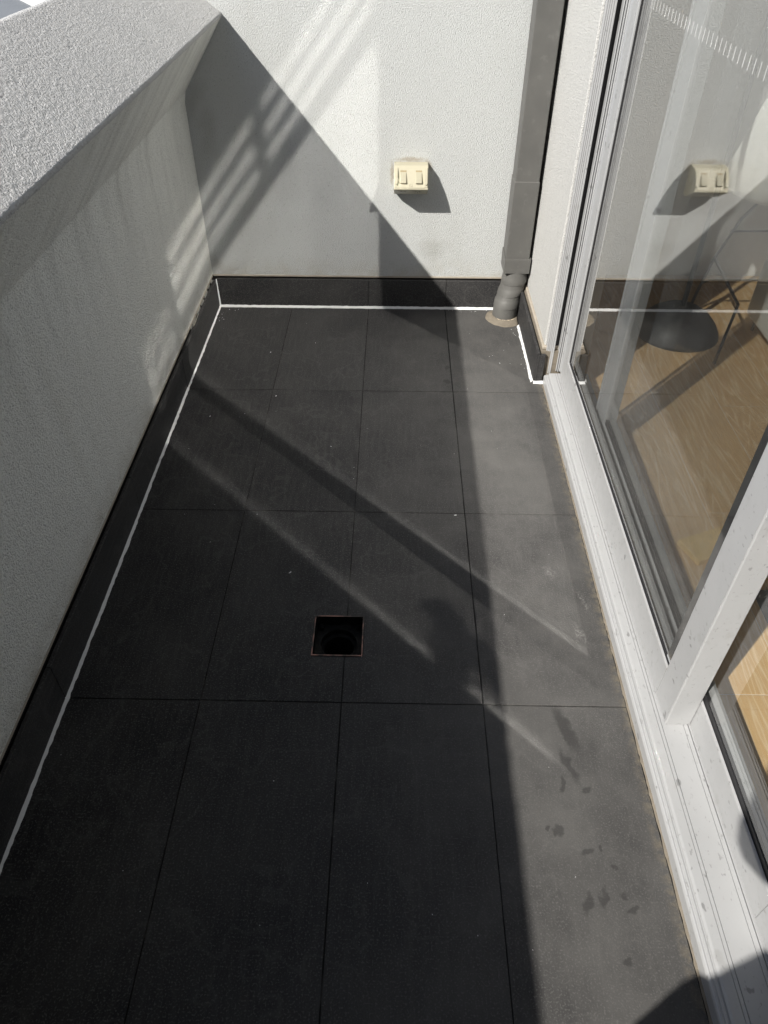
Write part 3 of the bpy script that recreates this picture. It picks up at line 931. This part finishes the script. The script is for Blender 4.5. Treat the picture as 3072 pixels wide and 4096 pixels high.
def bend():
    # round foot: short lengths pushed together, each ring slightly tilted and stepped
    ringdef = []   # (cx, cy, z, r, tilt)
    def add(cx, cyy, z, r, tl): ringdef.append((cx, cyy, z, r, tl))
    add(1.1335, -0.0475, 0.206, 0.0440, 0.00)
    add(1.1325, -0.0480, 0.165, 0.0445, 0.02)
    add(1.1320, -0.0482, 0.160, 0.0462, 0.03)
    add(1.1315, -0.0485, 0.146, 0.0468, 0.04)
    add(1.1310, -0.0488, 0.1405, 0.0470, 0.05)
    add(1.1305, -0.0490, 0.139, 0.0452, 0.06)
    add(1.1280, -0.0505, 0.129, 0.0452, 0.10)
    add(1.1260, -0.0520, 0.121, 0.0458, 0.12)
    add(1.1255, -0.0522, 0.117, 0.0478, 0.13)
    add(1.1230, -0.0540, 0.104, 0.0482, 0.15)
    add(1.1220, -0.0548, 0.100, 0.0482, 0.15)
    add(1.1215, -0.0550, 0.0985, 0.0462, 0.15)
    add(1.1185, -0.0575, 0.088, 0.0462, 0.13)
    add(1.1165, -0.0590, 0.080, 0.0466, 0.10)
    add(1.1155, -0.0595, 0.076, 0.0482, 0.09)
    add(1.1130, -0.0620, 0.056, 0.0486, 0.05)
    add(1.1125, -0.0625, 0.052, 0.0486, 0.04)
    add(1.1120, -0.0628, 0.0505, 0.0468, 0.03)
    add(1.1105, -0.0640, 0.040, 0.0466, 0.01)
    add(1.1100, -0.0645, -0.006, 0.0466, 0.00)
    seg = 48
    v, f = [], []
    for cx, cyy, z, r, tl in ringdef:
        for k in range(seg):
            a = 2 * math.pi * k / seg
            rr = r * (1 + 0.006 * math.sin(3 * a + z * 60))
            v.append((cx + rr * math.cos(a), cyy + rr * math.sin(a), z + tl * rr * math.cos(a - 0.4)))
    for i in range(len(ringdef) - 1):
        for k in range(seg):
            f.append((i * seg + k, (i + 1) * seg + k, (i + 1) * seg + (k + 1) % seg, i * seg + (k + 1) % seg))
    me = mesh('round_foot', v, f)
    smooth(me)
    try:
        me.set_sharp_from_angle(angle=math.radians(38))
    except Exception:
        pass
    return me
link('round_foot', bend(), M_pipe, dp)
def mortar_ring():
    seg = 64
    v, f = [], []
    prof = [(0.0460, 0.0125), (0.0500, 0.0120), (0.056, 0.0075), (0.064, 0.0045), (0.071, 0.002), (0.0725, 0.0002)]
    for r, z in prof:
        for k in range(seg):
            a = 2 * math.pi * k / seg
            n1 = noise.noise(Vector((math.cos(a) * 3, math.sin(a) * 3, r * 60)))
            n2 = noise.noise(Vector((math.cos(a) * 11, math.sin(a) * 11, r * 130)))
            x = 1.110 + (r * (1 + 0.05 * n1)) * math.cos(a)
            x = min(x, 1.1565)
            v.append((x, -0.0645 + r * (1 + 0.05 * n1) * math.sin(a) * (1.12 if math.sin(a) < 0 else 0.87), z * (1 + 0.25 * n2) + 0.0006))
    for i in range(len(prof) - 1):
        for k in range(seg):
            f.append((i * seg + k, i * seg + (k + 1) % seg, (i + 1) * seg + (k + 1) % seg, (i + 1) * seg + k))
    me = mesh('mortar_ring', v, f)
    smooth(me)
    return me
link('mortar_ring', mortar_ring(), M_tan, dp)
def crust():
    v = []
    seg = 60
    pts = []
    for k in range(seg + 1):
        a = math.pi * 1.05 + (math.pi * 0.95) * k / seg
        r = 0.0478 + 0.0008 * noise.noise(Vector((k * .4, 0, 0)))
        pts.append((1.110 + r * math.cos(a), -0.0645 + r * math.sin(a), 0.0105 + 0.0012 * noise.noise(Vector((k * .5, 3, 0)))))
    return tube_mesh('sealant', pts, [0.0016 + 0.0009 * noise.noise(Vector((k * .7, 1, 5))) for k in range(seg + 1)], 6)
link('sealant', crust(), mat_simple('cream_filler', (0.70, 0.58, 0.42), 0.8), dp)

# ------------------------------------------------------------------ door: frame, sill and fixed panel
df = empty('glass_door', (1.25, -1.2, 0))
tag(df, 'fixed glazed door panel in pale grey aluminium frame with sill, nearest the back wall', 'door')
Y0, Y1 = -0.535, -4.0
sill_prof = [(1.1905, 0.0), (1.1905, 0.0285), (1.1925, 0.0325), (1.1950, 0.0340), (1.1962, 0.0325), (1.1978, 0.0325), (1.1990, 0.0355), (1.2020, 0.0360), (1.2032, 0.0340), (1.2046, 0.0340),
             (1.2056, 0.0385), (1.2100, 0.0400), (1.2262, 0.0402), (1.2262, 0.0375), (1.2272, 0.0375), (1.2272, 0.0402), (1.2330, 0.0402), (1.2330, 0.0360), (1.2342, 0.0360), (1.2342, 0.0402),
             (1.2762, 0.0402), (1.2762, 0.0370), (1.2772, 0.0370), (1.2772, 0.0402), (1.2850, 0.0402), (1.2850, 0.030), (1.2870, 0.030), (1.2870, 0.0402), (1.3350, 0.0402), (1.3360, 0.0)]
prism_y('sill', sill_prof, Y0, Y1, M_alu, df)
# crumbly tan bedding between tile and sill
def bedding():
    v, f = [], []
    n = 520
    for i in range(n + 1):
        y = -0.545 - (3.4) * i / n
        a = noise.noise(Vector((y * 26, 1.1, 0))); b = noise.noise(Vector((y * 90, 4.1, 0)))
        xo = 1.1868 - 0.0016 * a - 0.0016 * b
        v += [(xo, y, 0.0009), (xo + 0.0025, y, 0.003 + 0.0015 * b), (1.1915, y, 0.0045 + 0.0022 * a)]
        if i:
            k = len(v) - 3
            f += [(k - 3, k, k + 1, k - 2), (k - 2, k + 1, k + 2, k - 1)]
    me = mesh('bedding', v, f); smooth(me)
    return me
link('bedding', bedding(), M_tan, df)
# jamb at the nib wall
jamb_z0, jamb_z1 = 0.028, 2.1
for k, (xa, xb, yf) in enumerate(((1.1905, 1.1945, -0.512), (1.1950, 1.1990, -0.5135), (1.1995, 1.2035, -0.515), (1.2040, 1.2090, -0.5165), (1.2095, 1.2150, -0.518))):
    box('jamb_rib', (xa, -0.4975, jamb_z0 if k else 0.004), (xb, yf, jamb_z1), M_alu, df, 0.0008)
box('jamb_web', (1.1905, -0.4972, 0.03), (1.30, -0.455, jamb_z1), M_gasket, df)
box('jamb_fin', (1.2300, -0.4985, 0.041), (1.2328, -0.5225, jamb_z1), M_alu, df, 0.0006)
box('jamb_fin', (1.2352, -0.4985, 0.041), (1.2385, -0.5260, jamb_z1), M_alu, df, 0.0006)
box('jamb_brush', (1.2155, -0.4975, 0.041), (1.2165, -0.508, jamb_z1), M_gasket, df)
# fixed panel
AX0, AX1 = 1.2395, 1.2745
AYn, AYf = -1.8570, -0.4990
box('stile', (AX0 + 0.003, -0.4995, 0.046), (AX1, -0.5680, 2.08), M_alu_in, df, 0.001)
box('stile_strip', (AX0 - 0.001, -0.5300, 0.047), (AX0 + 0.0029, -0.5345, 2.08), M_alu, df, 0.0006)
box('stile', (AX0, -0.5685, 0.046), (AX1, -0.6180, 2.08), M_alu, df, 0.0012)
box('gasket', (AX0 + 0.0045, -0.6182, 0.134), (AX0 + 0.014, -0.6250, 2.05), M_gasket, df)
prism_y('bottom_rail', [(AX0, 0.0450), (AX0, 0.1290), (AX0 + 0.0016, 0.1318), (AX0 + 0.0036, 0.1322), (AX0 + 0.0042, 0.1300), (AX0 + 0.0060, 0.1300), (AX0 + 0.0125, 0.1335), (AX1 - 0.008, 0.1335), (AX1, 0.130), (AX1, 0.0450)], -0.6185, -1.7845, M_alu, df)
box('gasket', (AX0 + 0.0050, -0.6272, 0.1302), (AX0 + 0.0140, -1.7842, 0.1374), M_gasket, df)
stA = empty('x'); bpy.data.objects.remove(stA)
st = box('stile', (AX0, -1.7850, 0.0412), (AX1 + 0.015, AYn, 2.08), M_alu, df, 0.0022, 2)
prism_y('stile_lip', [(AX0 - 0.0012, 0.0455), (AX0 - 0.0012, 2.07), (AX0 - 0.0001, 2.07), (AX0 - 0.0001, 0.0455)], -1.8515, -1.8552, M_alu, df)
box('head', (1.20, -0.4975, 2.081), (1.336, -3.9, 2.129), M_alu, df)
box('glazing_bead', (AX0 + 0.0052, -1.7590, 0.1376), (AX0 + 0.0064, -1.7846, 2.02), M_polish, df)
GX0, GX1 = AX0 + 0.0065, AX0 + 0.0125
gpane = pane('glass_pane', (GX0, -0.6200, 0.132), (GX1, -1.7870, 2.078), df, M_glass)
# white safety marks: a row of thin upright dashes
mark_me = None
yy = -0.70
k = 0
while yy > -1.43:
    zc = 1.088
    if mark_me is None:
        mk = box('marking_line', (GX0 - 0.0009, yy - 0.0005, zc - 0.0105), (GX0 - 0.0003, yy + 0.0005, zc + 0.0105), M_mark)
        mark_me = mk.data; y_first = yy
    else:
        mk = bpy.data.objects.new('marking_line', mark_me); COL.objects.link(mk)
        mk.location = (0, yy - y_first, 0)
    loc = mk.location.copy()
    mk.parent = gpane
    mk.location = loc
    yy -= 0.0235
    k += 1

# ------------------------------------------------------------------ sliding panel on the inner track
sp_ = empty('sliding_door_panel', (1.31, -1.6, 0.04))
tag(sp_, 'sliding glass door panel behind the fixed one, on the inner track', 'door')
BX0, BX1 = 1.2905, 1.3265
box('stile', (BX0, -0.8600, 0.0425), (BX1, -0.9300, 2.08), M_alu_in, sp_, 0.0015)
box('stile_fin', (BX0 - 0.0010, -0.8350, 0.0425), (BX0 + 0.006, -0.8480, 2.08), M_alu_in, sp_, 0.0006)
box('stile_web', (BX0 + 0.010, -0.8480, 0.0425), (BX0 + 0.013, -0.8598, 2.08), M_gasket, sp_)
box('stile', (BX0, -2.2150, 0.0425), (BX1, -2.2850, 2.08), M_alu, sp_, 0.0015)
prism_y('bottom_rail', [(BX0, 0.0430), (BX0, 0.1160), (BX0 + 0.0016, 0.1190), (BX0 + 0.0036, 0.1194), (BX0 + 0.0042, 0.1172), (BX0 + 0.0060, 0.1172), (BX0 + 0.0125, 0.1290), (BX1 - 0.008, 0.1310), (BX1, 0.127), (BX1, 0.0430)], -0.9305, -2.2145, M_alu, sp_)
box('gasket', (BX0 + 0.0050, -0.9310, 0.1175), (BX0 + 0.0140, -2.2140, 0.1320), M_gasket, sp_)
box('glazing_bead', (BX0 + 0.0052, -2.1870, 0.1350), (BX0 + 0.0064, -2.2146, 2.02), M_polish, sp_)
box('top_rail', (BX0, -0.9305, 2.02), (BX1, -2.2145, 2.079), M_alu, sp_, 0.001)
pane('glass_pane', (BX0 + 0.0065, -0.9280, 0.118), (BX0 + 0.0125, -2.2160, 2.03), sp_, M_glass_in)

# ------------------------------------------------------------------ things in the room
ch = empty('shell_chair', (2.10, 0.02, 0.02))
tag(ch, 'white moulded shell chair on black wire legs, seen through the glass', 'chair')
def shell():
    bm = bmesh.new()
    nu, nv = 20, 26
    grid = []
    for j in range(nv + 1):
        t = j / nv
        row = []
        for i in range(nu + 1):
            s_ = -1 + 2 * i / nu
            if t < 0.5:
                q = t / 0.5
                lx = 0.22 - 0.38 * q
                z = 0.42 - 0.02 * math.sin(q * math.pi) + 0.015 * (1 - q) ** 3 * -1
                wid = 0.19 + 0.04 * math.sin(q * math.pi * 0.8)
                z += 0.07 * abs(s_) ** 3 * (0.3 + 0.7 * q)
            else:
                q = (t - 0.5) / 0.5
                lx = -0.16 - 0.10 * q - 0.03 * math.sin(q * math.pi) + 0.05 * abs(s_) ** 2.5
                z = 0.42 + 0.38 * q ** 1.15 - 0.05 * abs(s_) ** 4 * q
                z += 0.07 * abs(s_) ** 3 * (1 - q)
                wid = 0.225 - 0.045 * q ** 2
            row.append(bm.verts.new((lx, s_ * wid, z)))
        grid.append(row)
    for j in range(nv):
        for i in range(nu):
            bm.faces.new([grid[j][i], grid[j][i + 1], grid[j + 1][i + 1], grid[j + 1][i]])
    rot = Matrix.Translation((2.04, 0.055, 0.02)) @ Matrix.Rotation(math.radians(80), 4, 'Z')
    bmesh.ops.transform(bm, matrix=rot, verts=bm.verts)
    me = to_mesh(bm, 'shell'); smooth(me)
    o = link('shell', me, M_shell, ch)
    md = o.modifiers.new('thickness', 'SOLIDIFY'); md.thickness = 0.009; md.offset = 0
shell()
tube('leg', [(1.815, -0.045, 0.0145), (1.822, -0.065, 0.13), (1.835, -0.085, 0.25), (1.94, 0.03, 0.35), (2.06, 0.12, 0.425)], 0.0055, M_black, ch, 8)
tube('leg', [(1.80, -0.418, 0.0145), (1.825, -0.38, 0.11), (1.848, -0.345, 0.20), (1.842, -0.24, 0.222), (1.835, -0.09, 0.252)], 0.0055, M_black, ch, 8)
tube('leg', [(2.52, 0.24, 0.0145), (2.46, 0.18, 0.2), (2.36, 0.10, 0.425)], 0.0055, M_black, ch, 8)
tube('leg', [(2.52, -0.08, 0.0145), (2.46, -0.04, 0.2), (2.36, 0.02, 0.425)], 0.0055, M_black, ch, 8)
tube('brace', [(1.826, -0.07, 0.15), (1.86, -0.05, 0.152), (2.2, -0.048, 0.152), (2.47, -0.05, 0.18)], 0.0045, M_black, ch, 8)
tube('brace', [(1.90, 0.0, 0.315), (2.2, 0.05, 0.30), (2.40, 0.10, 0.35)], 0.0045, M_black, ch, 8)

cb = empty('side_cabinet', (2.2, -0.1, 0.02))
tag(cb, 'low white cabinet on black wire feet inside, at the right edge', 'cabinet')
def cab_body():
    bm = box_bm((1.985, -0.46, 0.062), (2.36, -0.135, 0.385), 0.022, 4)
    return to_mesh(bm, 'body')
me_ = cab_body(); smooth(me_); link('body', me_, M_shell, cb)
for (x, y) in ((2.02, -0.42), (2.02, -0.17), (2.33, -0.42), (2.33, -0.17)):
    tube('foot', [(x, y, 0.0128), (x, y, 0.07)], 0.006, M_black, cb, 8)

lp = empty('floor_lamp', (1.70, -0.17, 0.02))
tag(lp, 'black floor lamp with domed base and thin pole behind the glass', 'lamp')
lathe('base', [(0.0, 0.105), (0.03, 0.103), (0.07, 0.092), (0.105, 0.070), (0.132, 0.042), (0.148, 0.012), (0.152, 0.0), (0.0, 0.0)], (1.73, -0.19, 0.0130), M_black, lp)
tube('pole', [(1.73, -0.19, 0.12), (1.73, -0.19, 1.55)], 0.009, M_black, lp, 12)
lathe('lamp_shade', [(0.05, 0.22), (0.16, 0.0), (0.157, 0.0), (0.047, 0.22)], (1.73, -0.19, 1.45), M_white, lp)

tb = empty('timber_offcut', (1.52, -1.32, 0.02))
tag(tb, 'short yellow timber board lying on the oak floor inside', 'board')
def offcut():
    bm = box_bm((0, -0.042, 0), (0.34, 0.042, 0.018), 0.0015)
    bmesh.ops.transform(bm, matrix=Matrix.Translation((1.437, -1.352, 0.0132)) @ Matrix.Rotation(math.radians(22), 4, 'Z'), verts=bm.verts)
    return to_mesh(bm, 'board')
link('board', offcut(), M_timber, tb)

def rug():
    v, f = [], []
    rnd = random.Random(3)
    for _ in range(9000):
        x = rnd.uniform(1.56, 2.5); y = rnd.uniform(-2.1, -1.47)
        if (x - 1.56) < 0.02 * rnd.random(): continue
        a = rnd.uniform(0, 6.28); L = rnd.uniform(0.012, 0.03); lean = rnd.uniform(0.004, 0.02)
        dx, dy = math.cos(a), math.sin(a)
        w = 0.0018
        b = len(v)
        v += [(x - dy * w, y + dx * w, 0.016), (x + dy * w, y - dx * w, 0.016), (x + dx * lean, y + dy * lean, 0.022 + L)]
        f.append((b, b + 1, b + 2))
    return mesh('rug_pile', v, f)
rg = empty('shaggy_rug', (2.0, -1.8, 0.02))
tag(rg, 'grey shaggy rug on the oak floor behind the sliding panel', 'rug')
box('backing', (1.56, -2.1, 0.0132), (2.5, -1.47, 0.017), mat_simple('rug_backing', (0.10, 0.115, 0.12), 0.95), rg)
link('pile', rug(), mat_simple('rug_yarn', (0.17, 0.195, 0.20), 0.9, 0.2), rg)['kind'] = 'stuff'

# ------------------------------------------------------------------ flecks of dried sealant on the tiles
def flecks():
    rnd = random.Random(21)
    v, f = [], []
    def one(x, y, r, z=0.0008):
        n = rnd.randint(4, 6); b = len(v)
        a0 = rnd.random() * 6.28; el = rnd.uniform(1.0, 2.6)
        for k in range(n):
            a = a0 + 2 * math.pi * k / n
            rr = r * rnd.uniform(0.6, 1.2)
            px_, py_ = rr * math.cos(a) * el, rr * math.sin(a)
            v.append((x + px_ * math.cos(a0) - py_ * math.sin(a0), y + px_ * math.sin(a0) + py_ * math.cos(a0), z))
        v.append((x, y, z + r * 0.6))
        for k in range(n): f.append((b + k, b + (k + 1) % n, b + n))
    for _ in range(34):
        one(rnd.uniform(0.03, 1.14), rnd.uniform(-2.3, -0.03), rnd.uniform(0.0005, 0.0011))
    for x, y, n, sx, sy in ((0.02, -0.10, 8, .006, .10), (0.92, -0.016, 12, .06, .008), (1.135, -0.19, 6, .008, .015), (1.142, -0.38, 6, .006, .12), (0.05, -0.02, 4, .03, .008), (1.06, -0.37, 5, .03, .03)):
        for _ in range(n):
            one(rnd.gauss(x, sx), rnd.gauss(y, sy), rnd.uniform(0.0005, 0.0018))
    for x, y, r in ((0.245, -0.35, .0022), (0.30, -0.63, .0022), (0.105, -0.75, .0018), (0.435, -1.42, .002), (0.86, -1.20, .0025), (0.40, -0.28, .0015), (0.50, -0.9, .0016)):
        one(x, y, r)
    return mesh('sealant_flecks', v, f)
fl = link('sealant_flecks', flecks(), M_seal)
tag(fl, 'tiny white flecks of dried sealant scattered over the dark tiles', 'flecks', None, 'stuff')

# a looped plastic spacer left in the slot over the left skirting
spc = tube('tile_spacer', [(-0.0115, -0.30, 0.119), (-0.0100, -0.33, 0.1185), (-0.0085, -0.372, 0.117), (-0.0060, -0.380, 0.116), (-0.0045, -0.372, 0.1165), (-0.0055, -0.33, 0.1165), (-0.0070, -0.29, 0.1165)], 0.0012, mat_simple('clear_plastic', (0.35, 0.33, 0.28), 0.3), None, 6)
tag(spc, 'thin looped plastic spacer left in the slot above the left skirting', 'spacer')

# ------------------------------------------------------------------ photographer (stands behind the lens; casts the shadow at lower right)
M_cloth = mat_simple('dark_jacket', (0.05, 0.055, 0.07), 0.9, 0.2)
M_skin = mat_simple('skin', (0.45, 0.27, 0.19), 0.55, 0.4)
per = empty('person', (0.86, -3.02, 0))
tag(per, 'person in dark clothes behind the camera, seen only as a shadow', 'person')
def skin_figure(name, verts, edges, root, mat, parent, sub=1):
    me = bpy.data.meshes.new(name)
    me.from_pydata([v[0] for v in verts], edges, [])
    o = link(name, me, mat, parent)
    sk = o.modifiers.new('skin', 'SKIN')
    sk.use_smooth_shade = True
    ls = me.skin_vertices[0].data
    for i, v in enumerate(verts):
        r = v[1]
        ls[i].radius = (r, r) if not isinstance(r, tuple) else r
        ls[i].use_root = (i == root)
    sb = o.modifiers.new('smooth', 'SUBSURF'); sb.levels = sub; sb.render_levels = sub
    return o
PC = CAM - FWD * 0.013 - UPV * 0.050          # phone centre
LH = PC - RGT * 0.045 - UPV * 0.045 - FWD * 0.012
RH = PC + RGT * 0.045 - UPV * 0.045 - FWD * 0.012
V = [((0.86, -3.03, 0.93), (0.15, 0.11)), ((0.87, -3.05, 1.10), (0.135, 0.10)), ((0.88, -3.07, 1.30), (0.16, 0.105)), ((0.88, -3.09, 1.45), (0.10, 0.08)),
     ((0.88, -3.07, 1.53), 0.052), ((0.88, -3.04, 1.62), (0.078, 0.09)), ((0.88, -3.03, 1.70), (0.085, 0.10)), ((0.88, -3.04, 1.78), (0.06, 0.07)),
     ((0.70, -3.08, 1.42), 0.062), ((0.525, -2.93, 1.03), 0.062), (LH - Vector((0, 0.05, 0.03)), 0.028), (LH, 0.026),
     ((1.05, -3.08, 1.42), 0.062), ((1.06, -2.94, 1.12), 0.048), (RH - Vector((0, 0.05, 0.03)), 0.028), (RH, 0.026),
     ((0.76, -3.0, 0.84), 0.105), ((0.63, -2.87, 0.55), 0.074), ((0.62, -3.0, 0.12), 0.045), ((0.61, -2.88, 0.045), 0.040),
     ((0.96, -3.04, 0.84), 0.105), ((0.98, -3.02, 0.48), 0.072), ((0.99, -3.08, 0.12), 0.045), ((0.99, -2.95, 0.045), 0.040)]
E_ = [(0, 1), (1, 2), (2, 3), (3, 4), (4, 5), (5, 6), (6, 7), (3, 8), (8, 9), (9, 10), (10, 11), (3, 12), (12, 13), (13, 14), (14, 15), (0, 16), (16, 17), (17, 18), (18, 19), (0, 20), (20, 21), (21, 22), (22, 23)]
# fingers curled round the phone's edges
for base, sgn in ((11, -1), (15, 1)):
    c = Vector(V[base][0])
    for k in range(4):
        a = c + UPV * (0.030 - 0.020 * k) + RGT * (sgn * 0.012)
        b = a + FWD * 0.018 - RGT * (sgn * 0.012)
        V.append((a, 0.009)); V.append((b, 0.008))
        E_.append((base, len(V) - 2)); E_.append((len(V) - 2, len(V) - 1))
    t = c + UPV * 0.03 - FWD * 0.012
    V.append((t, 0.010)); V.append((t + UPV * 0.03 - RGT * (sgn * 0.02), 0.009))
    E_.append((base, len(V) - 2)); E_.append((len(V) - 2, len(V) - 1))
skin_figure('body', V, E_, 0, M_cloth, per)
ph = empty('phone', PC)
tag(ph, 'dark phone held up behind the lens, out of the picture', 'phone')
def phone_mesh():
    bm = box_bm((-0.037, -0.078, -0.004), (0.037, 0.078, 0.004), 0.003, 2)
    mm = Matrix.Identity(4)
    for r in range(3):
        mm[r][0], mm[r][1], mm[r][2], mm[r][3] = RGT[r], UPV[r], -FWD[r], PC[r]
    bmesh.ops.transform(bm, matrix=mm, verts=bm.verts)
    return to_mesh(bm, 'case')
link('case', phone_mesh(), M_black, ph)
